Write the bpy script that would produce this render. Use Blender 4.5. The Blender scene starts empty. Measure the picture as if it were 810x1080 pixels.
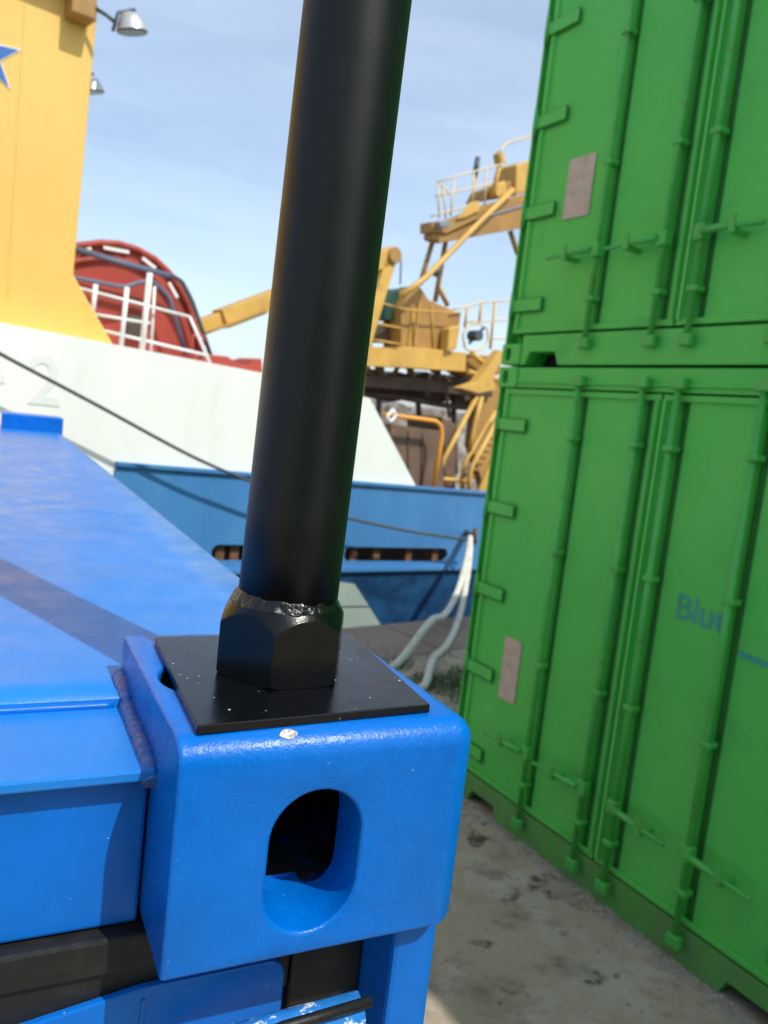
import bpy, bmesh, math, random
from mathutils import Vector, Matrix, noise
random.seed(7)
R = math.radians
sc = bpy.context.scene
C = sc.collection

# ------------------------------------------------------------------ camera
CAM_F, PITCH, ROLL, CAM_H = 849.49, .1129, .1138, 2.2028      # focal length in photo pixels, tilt down, roll, eye height
cam_loc = Vector((0, 0, CAM_H))
fw = Vector((0, math.cos(PITCH), -math.sin(PITCH)))
rt0 = Vector((1, 0, 0)); up0 = rt0.cross(fw)
rt = math.cos(ROLL)*rt0 + math.sin(ROLL)*up0
up = -math.sin(ROLL)*rt0 + math.cos(ROLL)*up0
cd = bpy.data.cameras.new('camera'); cam = bpy.data.objects.new('camera', cd); C.objects.link(cam)
cam.matrix_world = Matrix(((rt.x, up.x, -fw.x, 0), (rt.y, up.y, -fw.y, 0), (rt.z, up.z, -fw.z, CAM_H), (0, 0, 0, 1)))
cd.sensor_fit = 'VERTICAL'; cd.sensor_height = 24; cd.sensor_width = 18
cd.lens = 24*CAM_F/1080
cd.clip_start = .02; cd.clip_end = 3000
cd.dof.use_dof = True; cd.dof.focus_distance = .43; cd.dof.aperture_fstop = 9.5
sc.camera = cam

# ------------------------------------------------------------------ light
SUN_EL = 53
sun_h = Vector((.745, -.667, 0)).normalized()                 # towards the sun, on the ground
sun_v = (sun_h*math.cos(R(SUN_EL)) + Vector((0, 0, math.sin(R(SUN_EL))))).normalized()
sd = bpy.data.lights.new('sun', 'SUN'); sd.energy = 3.0; sd.angle = R(.53); sd.color = (1, .95, .88)
so = bpy.data.objects.new('sun', sd); C.objects.link(so)
so.rotation_euler = (-sun_v).to_track_quat('-Z', 'Y').to_euler()
so.location = (20, -20, 30)
w = bpy.data.worlds.new('World'); sc.world = w; w.use_nodes = True
nt = w.node_tree; nt.nodes.clear()
sky = nt.nodes.new('ShaderNodeTexSky'); sky.sky_type = 'NISHITA'; sky.sun_disc = False
sky.sun_elevation = R(SUN_EL); sky.sun_rotation = math.atan2(sun_h.x, sun_h.y)
sky.air_density = 1.0; sky.dust_density = 1.6; sky.ozone_density = 1.2
tc = nt.nodes.new('ShaderNodeTexCoord')
mp = nt.nodes.new('ShaderNodeMapping'); mp.inputs['Scale'].default_value = (1.6, 1.6, 7)
mp.inputs['Rotation'].default_value = (.08, .12, .6)
cn = nt.nodes.new('ShaderNodeTexNoise'); cn.inputs['Scale'].default_value = 1.2; cn.inputs['Detail'].default_value = 5
cn.inputs['Roughness'].default_value = .55
cr = nt.nodes.new('ShaderNodeValToRGB'); cr.color_ramp.elements[0].position = .35; cr.color_ramp.elements[1].position = .8
cr.color_ramp.elements[1].color = (.42, .42, .42, 1)
mx = nt.nodes.new('ShaderNodeMix'); mx.data_type = 'RGBA'
mx.inputs['B'].default_value = (6.2, 7.0, 8.0, 1)
bg = nt.nodes.new('ShaderNodeBackground'); bg.inputs['Strength'].default_value = .14
wo = nt.nodes.new('ShaderNodeOutputWorld')
L = nt.links.new
L(tc.outputs['Generated'], mp.inputs['Vector']); L(mp.outputs['Vector'], cn.inputs['Vector'])
cr.color_ramp.elements[0].color = (.14, .14, .14, 1); L(cn.outputs['Fac'], cr.inputs['Fac']); L(cr.outputs['Color'], mx.inputs['Factor'])
L(sky.outputs['Color'], mx.inputs['A']); L(mx.outputs['Result'], bg.inputs['Color']); L(bg.outputs['Background'], wo.inputs['Surface'])
sc.view_settings.view_transform = 'Standard'; sc.view_settings.look = 'None'
sc.view_settings.exposure = 0.42; sc.view_settings.gamma = 1
sc.render.engine = 'CYCLES'

# ------------------------------------------------------------------ helpers
def ray(x, y): return fw + (x-405)/CAM_F*rt - (y-540)/CAM_F*up
def ground_at(x, y, z=0):
    d = ray(x, y); t = (z-CAM_H)/d.z
    return cam_loc + t*d
class Frame:
    """a measured frame: x along a face, y away from the viewer, z up; px() turns a photo pixel into a point on its plane y=v"""
    def __init__(s, loc, rot):
        s.loc = Vector(loc); s.rot = rot
        s.ex = Vector((math.cos(rot), math.sin(rot), 0)); s.ey = Vector((-math.sin(rot), math.cos(rot), 0))
    def px(s, x, y, v=0):
        d = ray(x, y); P = s.loc + s.ey*v
        t = (P-cam_loc).dot(s.ey)/d.dot(s.ey)
        Q = cam_loc + t*d - s.loc
        return Vector((Q.dot(s.ex), v, Q.z))
    def local(s, P):
        Q = Vector(P)-s.loc; return Vector((Q.dot(s.ex), Q.dot(s.ey), Q.z))
    def mpp(s, x, y, v=0):      # metres per pixel there
        P = s.px(x, y, v); Wp = s.loc + s.ex*P.x + s.ey*P.y + Vector((0, 0, P.z))
        return (Wp-cam_loc).dot(fw)/CAM_F

def tag(o, label=None, cat=None, group=None, kind=None):
    if label: o['label'] = label
    if cat: o['category'] = cat
    if group: o['group'] = group
    if kind: o['kind'] = kind
    return o
def empty(name, loc, rot=0):
    o = bpy.data.objects.new(name, None); C.objects.link(o); o.location = loc; o.rotation_euler = (0, 0, rot)
    o.empty_display_size = .1
    return o

class MB:
    def __init__(s): s.bm = bmesh.new()
    def box(s, x0, x1, y0, y1, z0, z1):
        v = [s.bm.verts.new(p) for p in ((x0,y0,z0),(x1,y0,z0),(x1,y1,z0),(x0,y1,z0),(x0,y0,z1),(x1,y0,z1),(x1,y1,z1),(x0,y1,z1))]
        for f in ((0,3,2,1),(4,5,6,7),(0,1,5,4),(1,2,6,5),(2,3,7,6),(3,0,4,7)): s.bm.faces.new([v[i] for i in f])
        return v
    def prism(s, pts, y0, y1):                  # outline in (x,z), thickness along y
        a = [s.bm.verts.new((p[0], y0, p[1])) for p in pts]; b = [s.bm.verts.new((p[0], y1, p[1])) for p in pts]
        n = len(pts); s.bm.faces.new(a); s.bm.faces.new(b[::-1])
        for i in range(n): s.bm.faces.new((a[i], b[i], b[(i+1) % n], a[(i+1) % n]))
    def vprism(s, pts, z0, z1):                 # outline in (x,y), thickness along z
        a = [s.bm.verts.new((p[0], p[1], z0)) for p in pts]; b = [s.bm.verts.new((p[0], p[1], z1)) for p in pts]
        n = len(pts); s.bm.faces.new(a[::-1]); s.bm.faces.new(b)
        for i in range(n): s.bm.faces.new((a[i], a[(i+1) % n], b[(i+1) % n], b[i]))
    def tube(s, path, r, seg=12, cap=True, jit=0, sm=True):
        path = [Vector(p) for p in path]; n = len(path)
        rr = r if isinstance(r, (list, tuple)) else [r]*n
        t0 = (path[1]-path[0]).normalized()
        ref = Vector((0,0,1)) if abs(t0.z) < .9 else Vector((0,1,0))
        nx = t0.cross(ref).normalized(); rings = []
        for i, p in enumerate(path):
            if i == 0: t = path[1]-path[0]
            elif i == n-1: t = path[-1]-path[-2]
            else: t = (path[i+1]-path[i]).normalized() + (path[i]-path[i-1]).normalized()
            t.normalize(); nx = (nx - t*nx.dot(t)).normalized(); ny = t.cross(nx)
            ring = []
            for k in range(seg):
                a = 2*math.pi*k/seg; q = rr[i]*(1+random.uniform(-jit, jit))
                ring.append(s.bm.verts.new(p + (nx*math.cos(a)+ny*math.sin(a))*q))
            rings.append(ring)
        for i in range(n-1):
            for k in range(seg):
                f = s.bm.faces.new((rings[i][k], rings[i][(k+1) % seg], rings[i+1][(k+1) % seg], rings[i+1][k])); f.smooth = sm
        if cap: s.bm.faces.new(rings[0][::-1]); s.bm.faces.new(rings[-1])
    def lathe(s, prof, cx=0, cy=0, seg=48, sm=True):     # prof: (r,z) bottom to top, closed with caps
        rings = [[s.bm.verts.new((cx+r*math.cos(2*math.pi*k/seg), cy+r*math.sin(2*math.pi*k/seg), z)) for k in range(seg)] for r, z in prof]
        for i in range(len(prof)-1):
            for k in range(seg):
                f = s.bm.faces.new((rings[i][k], rings[i][(k+1) % seg], rings[i+1][(k+1) % seg], rings[i+1][k])); f.smooth = sm
        s.bm.faces.new(rings[0][::-1]); s.bm.faces.new(rings[-1])
    def bar(s, a, b, wx, wz):                   # box beam from a to b (any direction), wx across, wz deep
        a = Vector(a); b = Vector(b); t = (b-a).normalized()
        ref = Vector((0,1,0)); 
        n1 = t.cross(ref).normalized(); n2 = t.cross(n1)
        q = []
        for p in (a, b):
            for i, j in ((-1,-1),(1,-1),(1,1),(-1,1)): q.append(s.bm.verts.new(p + n1*i*wx/2 + n2*j*wz/2))
        for f in ((0,1,2,3),(7,6,5,4),(0,4,5,1),(1,5,6,2),(2,6,7,3),(3,7,4,0)): s.bm.faces.new([q[i] for i in f])
    def build(s, name, m, parent=None, bevel=0, seg=2, angle=40, smooth=False):
        bmesh.ops.recalc_face_normals(s.bm, faces=s.bm.faces[:])
        if bevel:
            es = [e for e in s.bm.edges if len(e.link_faces) == 2 and e.calc_face_angle(0) > R(angle)]
            bmesh.ops.bevel(s.bm, geom=es, offset=bevel, segments=seg, affect='EDGES', profile=.5, clamp_overlap=True)
            if smooth:
                pass
        me = bpy.data.meshes.new(name); s.bm.to_mesh(me); s.bm.free()
        o = bpy.data.objects.new(name, me); C.objects.link(o)
        if m: me.materials.append(m)
        if parent: o.parent = parent
        return o

def each(name, m, parent, fns, **kw):
    out = []
    for f in fns:
        mb = MB(); f(mb); out.append(mb.build(name, m, parent, **kw))
    return out
def shade_auto(o, ang=35):
    me = o.data
    bm = bmesh.new(); bm.from_mesh(me)
    for f in bm.faces: f.smooth = True
    for e in bm.edges:
        if len(e.link_faces) == 2 and e.calc_face_angle(0) > R(ang): e.smooth = False
    bm.to_mesh(me); bm.free()

def boolean(o, cutters, op='DIFFERENCE'):
    """bake booleans into o's mesh and delete the cutters"""
    for c in cutters:
        md = o.modifiers.new('b', 'BOOLEAN'); md.operation = op; md.object = c; md.solver = 'EXACT'
    bpy.context.view_layer.update()
    dg = bpy.context.evaluated_depsgraph_get()
    me = bpy.data.meshes.new_from_object(o.evaluated_get(dg))
    o.modifiers.clear(); old = o.data; mats = [m for m in old.materials]; o.data = me
    me.materials.clear()
    for m in mats: me.materials.append(m)
    me.polygons.foreach_set('material_index', [0]*len(me.polygons))
    for c in cutters: bpy.data.objects.remove(c, do_unlink=True)
    return o

def stadium(cx, cz, wd, ht, n=14):
    """vertical or horizontal slot outline"""
    pts = []
    if ht >= wd:
        r = wd/2; d = ht/2-r
        for k in range(n+1): a = math.pi*k/n; pts.append((cx+r*math.cos(a), cz+d+r*math.sin(a)))
        for k in range(n+1): a = math.pi+math.pi*k/n; pts.append((cx+r*math.cos(a), cz-d+r*math.sin(a)))
    else:
        r = ht/2; d = wd/2-r
        for k in range(n+1): a = -math.pi/2+math.pi*k/n; pts.append((cx+d+r*math.cos(a), cz+r*math.sin(a)))
        for k in range(n+1): a = math.pi/2+math.pi*k/n; pts.append((cx-d+r*math.cos(a), cz+r*math.sin(a)))
    return pts

# ------------------------------------------------------------------ materials
def mat(name, col, rough=.5, metal=0, var=.12, vscale=4, bump=0, bscale=200, bdist=.001, specks=None, stains=None, rvar=.1, coat=0, spec=.5, stretch=(1,1,1)):
    m = bpy.data.materials.new(name); m.use_nodes = True; n = m.node_tree.nodes; l = m.node_tree.links.new
    b = n['Principled BSDF']; b.inputs['Metallic'].default_value = metal
    b.inputs['Specular IOR Level'].default_value = spec
    if coat: b.inputs['Coat Weight'].default_value = coat; b.inputs['Coat Roughness'].default_value = .15
    t = n.new('ShaderNodeTexCoord'); mpp = n.new('ShaderNodeMapping'); mpp.inputs['Scale'].default_value = stretch
    l(t.outputs['Object'], mpp.inputs['Vector'])
    def nz(scale, detail=5, rgh=.6):
        q = n.new('ShaderNodeTexNoise'); q.inputs['Scale'].default_value = scale; q.inputs['Detail'].default_value = detail
        q.inputs['Roughness'].default_value = rgh; l(mpp.outputs['Vector'], q.inputs['Vector']); return q.outputs['Fac']
    def mapr(src, a, b_, c, d):
        q = n.new('ShaderNodeMapRange'); q.inputs[1].default_value = a; q.inputs[2].default_value = b_
        q.inputs[3].default_value = c; q.inputs[4].default_value = d; l(src, q.inputs[0]); return q.outputs[0]
    f = nz(vscale)
    hs = n.new('ShaderNodeHueSaturation'); hs.inputs['Color'].default_value = (*col, 1)
    l(mapr(f, .25, .75, 1-var, 1+var), hs.inputs['Value'])
    cur = hs.outputs['Color']
    rsock = mapr(nz(vscale*3), .3, .7, max(.03, rough-rvar), min(1, rough+rvar))
    def mixin(cur, fac, c2):
        q = n.new('ShaderNodeMix'); q.data_type = 'RGBA'; l(fac, q.inputs['Factor']); l(cur, q.inputs['A']); q.inputs['B'].default_value = (*c2, 1)
        return q.outputs['Result']
    for stn in (stains or []):                  # (colour, scale, lo, hi, strength)
        c2, s_, lo, hi, st = stn
        fac = mapr(nz(s_, 7, .65), lo, hi, 0, st); cur = mixin(cur, fac, c2)
    if specks:                                  # (colour, scale, radius, density)
        for c2, s_, rad, dens in specks:
            v = n.new('ShaderNodeTexVoronoi'); v.inputs['Scale'].default_value = s_; l(mpp.outputs['Vector'], v.inputs['Vector'])
            a = mapr(v.outputs['Distance'], rad, rad*.6, 0, 1)
            sx = n.new('ShaderNodeSeparateColor'); l(v.outputs['Color'], sx.inputs[0])
            g = mapr(sx.outputs[0], dens, dens-.01, 0, 1)
            mu = n.new('ShaderNodeMath'); mu.operation = 'MULTIPLY'; l(a, mu.inputs[0]); l(g, mu.inputs[1])
            cur = mixin(cur, mu.outputs[0], c2)
    l(cur, b.inputs['Base Color']); l(rsock, b.inputs['Roughness'])
    if bump:
        bp = n.new('ShaderNodeBump'); bp.inputs['Strength'].default_value = bump; bp.inputs['Distance'].default_value = bdist
        l(nz(bscale, 4, .6), bp.inputs['Height']); l(bp.outputs['Normal'], b.inputs['Normal'])
    return m

PALE = (.45, .55, .68)
BLUE = (.0, .130, .53)
m_blue = mat('blue_paint', BLUE, .38, var=.10, vscale=30, bump=.18, bscale=420, bdist=.0006,
             specks=[((.5,.6,.75), 120, .05, .05), ((.6,.7,.8), 300, .12, .02)], stains=[((.0,.07,.33), 14, .6, .8, .25)], spec=.35)
m_blue_cast = mat('blue_cast_paint', BLUE, .27, var=.08, vscale=30, bump=.5, bscale=380, bdist=.0008,
             specks=[((.5,.62,.75), 95, .035, .05), ((.6,.7,.8), 300, .10, .02)], rvar=.1, spec=.3, stains=[((.0,.09,.40), 22, .52, .62, .5), ((.01,.15,.55), 60, .58, .7, .5)])
m_blue_roof = mat('blue_roof_paint', (.006, .185, .60), .32, var=.10, vscale=9, bump=.3, bscale=260, bdist=.0009,
             specks=[((.6,.65,.7), 90, .06, .03)], stains=[((.12,.24,.52), 5, .45, .8, .35), ((.25,.35,.5), 130, .66, .8, .25), ((.005,.07,.3), 9, .68, .74, .3)])
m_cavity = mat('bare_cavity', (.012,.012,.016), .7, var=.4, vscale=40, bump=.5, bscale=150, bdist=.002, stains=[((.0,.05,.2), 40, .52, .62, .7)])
m_weld_blue = mat('blue_weld', (.03,.13,.42), .4, var=.3, vscale=60, bump=.7, bscale=220, bdist=.0015, stains=[((.17,.14,.24), 45, .42, .62, .75)])
m_chip = mat('chipped_blue', (.02,.2,.62), .5, var=.25, vscale=60, bump=.5, bscale=200, bdist=.002,
             stains=[((.75,.8,.85), 60, .52, .56, .9), ((.03,.025,.02), 45, .62, .65, .95)])
m_black = mat('black_paint', (.0015,.002,.0025), .22, spec=.35, var=.2, vscale=30, bump=.25, bscale=380, bdist=.0006, rvar=.08,
             specks=[((.55,.55,.5), 130, .05, .02)])
m_black_pole = mat('black_pole_paint', (.004,.0045,.005), .40, spec=.32, var=.2, vscale=20, bump=.10, bscale=500, bdist=.0004, rvar=.04,
             specks=[((.4,.4,.38), 150, .06, .015)])
m_plate = mat('black_plate_paint', (.002,.0025,.0035), .23, spec=.4, var=.2, vscale=30, bump=.2, bscale=380, bdist=.0005, rvar=.08,
             specks=[((.65,.65,.6), 150, .14, .06), ((.75,.74,.7), 420, .22, .03)])
m_weld_black = mat('black_weld', (.003,.003,.003), .14, var=.4, vscale=80, bump=.8, bscale=180, bdist=.002, rvar=.1, stains=[((.2,.19,.16), 160, .68, .72, .4)])
m_rubber = mat('black_rubber', (.012,.012,.013), .5, var=.25, vscale=25, bump=.35, bscale=260, bdist=.001, spec=.35, stains=[((.05,.045,.04), 30, .5, .75, .4)])
m_white_chip = mat('white_paint_chip', (.62,.64,.64), .6, var=.15, vscale=400, stains=[((.22,.14,.10), 420, .50, .58, .8)])
m_green = mat('green_paint', (.085,.53,.08), .5, var=.07, vscale=1.1, bump=.25, bscale=7, bdist=.01, stains=[((.15,.57,.12), 1.3, .45, .75, .4), ((.10,.27,.06), 9, .64, .76, .35), ((.16,.12,.05), 19, .68, .73, .6), ((.05,.33,.06), 3.2, .55, .68, .35)], spec=.4)
m_green_low = mat('green_dusty', (.10,.32,.07), .7, var=.12, vscale=3, stains=[((.17,.17,.11), 5, .45, .72, .6), ((.22,.10,.04), 8, .66, .74, .5)], spec=.3)
m_green_bar = mat('green_bar_paint', (.065,.43,.07), .40, var=.15, vscale=8, stains=[((.16,.10,.04), 14, .60, .68, .6)])
m_green_shade = mat('green_painted_shade', (.014,.17,.02), .7, var=.2, vscale=6)  # darker green: shade by the bars and hinges put into the colour
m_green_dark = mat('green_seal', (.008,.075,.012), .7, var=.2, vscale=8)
m_plate_pale = mat('worn_data_plate', (.55,.42,.32), .55, var=.25, vscale=14, stains=[((.5,.46,.4), 18, .5, .7, .6), ((.25,.13,.08), 30, .6, .7, .5)])
m_blue_letter = mat('blue_lettering', (.045,.33,.30), .6, var=.25, vscale=12, stains=[((.045,.32,.08), 9, .45, .65, .75)])
m_dark = mat('dark_gap', (.01,.01,.01), .8)
m_white = mat('ship_white', (.80,.82,.77), .45, var=.05, vscale=1.2, bump=.3, bscale=1.6, bdist=.03, stains=[((.55,.55,.45), 2.2, .58, .8, .35), ((.35,.2,.1), 7, .72, .78, .4)], stretch=(1,1,.35))
m_white2 = mat('white_rail_paint', (.75,.74,.72), .5, var=.1)
m_num = mat('ship_number_paint', (.72,.75,.71), .5, var=.05)
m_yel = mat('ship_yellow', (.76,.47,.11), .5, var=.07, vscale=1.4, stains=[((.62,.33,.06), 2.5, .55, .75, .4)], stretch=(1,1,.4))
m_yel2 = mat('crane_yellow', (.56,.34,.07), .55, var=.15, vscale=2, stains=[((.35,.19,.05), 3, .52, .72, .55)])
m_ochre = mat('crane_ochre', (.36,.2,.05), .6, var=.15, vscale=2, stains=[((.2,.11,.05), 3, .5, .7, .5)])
m_cream = mat('cream_rail', (.62,.50,.28), .5, var=.15)
m_orange = mat('orange_pipe', (.75,.33,.04), .5, var=.1)
m_brown = mat('brown_rusty', (.13,.085,.055), .7, var=.25, vscale=3, stains=[((.25,.12,.05), 5, .55, .65, .6)])
m_rust = mat('rust_orange', (.16,.075,.035), .8, var=.4, vscale=6)
m_dkbrown = mat('dark_brown', (.07,.048,.032), .7, var=.5, vscale=3)
m_greyclutter = mat('weathered_grey', (.22,.2,.17), .7, var=.35, vscale=2.5, stains=[((.45,.43,.4), 3, .5, .6, .8), ((.1,.07,.05), 4, .52, .62, .8)])
m_red = mat('winch_red', (.36,.05,.032), .55, var=.15, vscale=2, stains=[((.16,.035,.025), 3, .5, .7, .6)])
m_pipe = mat('slate_pipe', (.10,.12,.2), .45, var=.15)
m_pipe2 = mat('grey_pipe', (.05,.075,.09), .45, var=.15)
m_sblue = mat('ship_blue', (.05,.20,.46), .5, var=.10, vscale=1.3, bump=.2, bscale=2, bdist=.02, stains=[((.09,.28,.52), 1.7, .5, .7, .5), ((.2,.13,.08), 8, .7, .76, .5)], stretch=(1,1,.4))
m_snavy = mat('ship_navy', (.005,.045,.14), .6, var=.3, vscale=1.5, stains=[((.012,.10,.24), 3, .45, .6, .7), ((.10,.06,.04), 7, .68, .74, .5)])
m_spale = mat('hull_pale_patch', (.42,.50,.45), .5, var=.07)
m_star = mat('star_blue', (.03,.13,.42), .5, var=.05)
m_steel = mat('grey_steel', (.25,.26,.27), .4, metal=.3)
m_lampgrey = mat('lamp_aluminium', (.55,.56,.56), .35, metal=.6)
m_glass = mat('lamp_glass', (.05,.055,.06), .1)
m_dgreen = mat('dark_green_engine', (.01,.06,.04), .5, var=.3, vscale=6)
m_rope_d = mat('dark_rope', (.07,.075,.06), .9, var=.3, vscale=20, bump=.6, bscale=60, bdist=.01)
m_rope = mat('pale_rope', (.62,.60,.52), .9, var=.2, vscale=14, bump=.8, bscale=70, bdist=.01)
m_quay = mat('quay_ground', (.36,.295,.215), .9, var=.22, vscale=1.3, bump=.6, bscale=14, bdist=.02, spec=.2,
             stains=[((.45,.41,.34), 2.3, .46, .62, .7), ((.13,.105,.075), 2.9, .52, .66, .75), ((.42,.40,.36), 22, .60, .7, .6), ((.04,.03,.022), 3.4, .58, .64, .85), ((.1,.085,.06), 11, .6, .68, .6)])
m_quay2 = mat('quay_slab', (.26,.20,.16), .85, var=.15, vscale=1.2, bump=.3, bscale=8, bdist=.01, spec=.2,
             stains=[((.26,.22,.2), 2.5, .5, .65, .6), ((.11,.09,.08), 4, .6, .7, .6)])
m_concrete = mat('quay_wall', (.2,.19,.17), .9, var=.2)
m_grass = mat('grass_green', (.06,.12,.025), .8, var=.5, vscale=9)
m_stone = mat('gravel_stone', (.33,.30,.25), .9, var=.4, vscale=12)
m_water = mat('harbour_water', (.02,.04,.045), .08, var=.1, bump=.6, bscale=3, bdist=.05)

# ------------------------------------------------------------------ ship frame, ground, water
O_quay = Vector((.1087, 8.5702, 0))
SH_ROT = R(40)
ship = Frame(O_quay*1.15, SH_ROT)
qf = Frame(O_quay, SH_ROT)
def qpt(u, v, z): return qf.loc + qf.ex*u + qf.ey*v + Vector((0, 0, z))
mb = MB()
a = [qpt(-400, 0, 0), qpt(400, 0, 0), qpt(400, -900, 0), qpt(-400, -900, 0)]
n0 = 60
vs = [mb.bm.verts.new(p) for p in a]; mb.bm.faces.new(vs[::-1])
g = mb.build('quay_ground', m_quay); tag(g, kind='structure')
for p in g.data.polygons:
    pass
mb = MB(); mb.box(-400, 400, -.3, -.002, -4, -.004)
qw = mb.build('quay_wall', m_concrete); qw.location = qf.loc; qw.rotation_euler = (0, 0, SH_ROT)
tag(qw, 'grey concrete quay wall at the water in front of the ship', 'wall', kind='structure')
mb = MB(); vs = [mb.bm.verts.new(p) for p in (qpt(-900, -.1, -1.3), qpt(900, -.1, -1.3), qpt(900, 1500, -1.3), qpt(-900, 1500, -1.3))]; mb.bm.faces.new(vs)
wt = mb.build('water', m_water); tag(wt, kind='structure')
# brown slab strip along the quay edge
mb = MB()
v0 = -1.0
for i in range(-7, 9):
    x0 = i*1.6
    vz = [mb.bm.verts.new(p) for p in (qpt(x0+.012, v0, .006), qpt(x0+1.588, v0, .006), qpt(x0+1.588, -.01, .006), qpt(x0+.012, -.01, .006))]
    mb.bm.faces.new(vz)
sl = mb.build('path', m_quay2); tag(sl, kind='structure')

# ------------------------------------------------------------------ green containers
G_ROT = -1.0268
gfr = Frame((.5897, 4.814, 0), G_ROT)
CW, CH, CL = 2.44, 2.59, 6.06
def text_mesh(txt, size, depth, name, m, parent, loc, bold=0, rx=90, sx=1):
    cu = bpy.data.curves.new(name, 'FONT'); cu.body = txt; cu.size = size; cu.extrude = depth; cu.offset = bold
    to = bpy.data.objects.new(name, cu); C.objects.link(to)
    bpy.context.view_layer.update(); dg = bpy.context.evaluated_depsgraph_get()
    me = bpy.data.meshes.new_from_object(to.evaluated_get(dg)); bpy.data.objects.remove(to, do_unlink=True)
    me.transform(Matrix.Translation(loc) @ Matrix.Rotation(R(rx), 4, 'X') @ Matrix.Diagonal((sx, 1, 1, 1)))
    me.materials.clear(); me.materials.append(m); me.name = name
    o = bpy.data.objects.new(name, me); C.objects.link(o); o.parent = parent; return o

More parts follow.
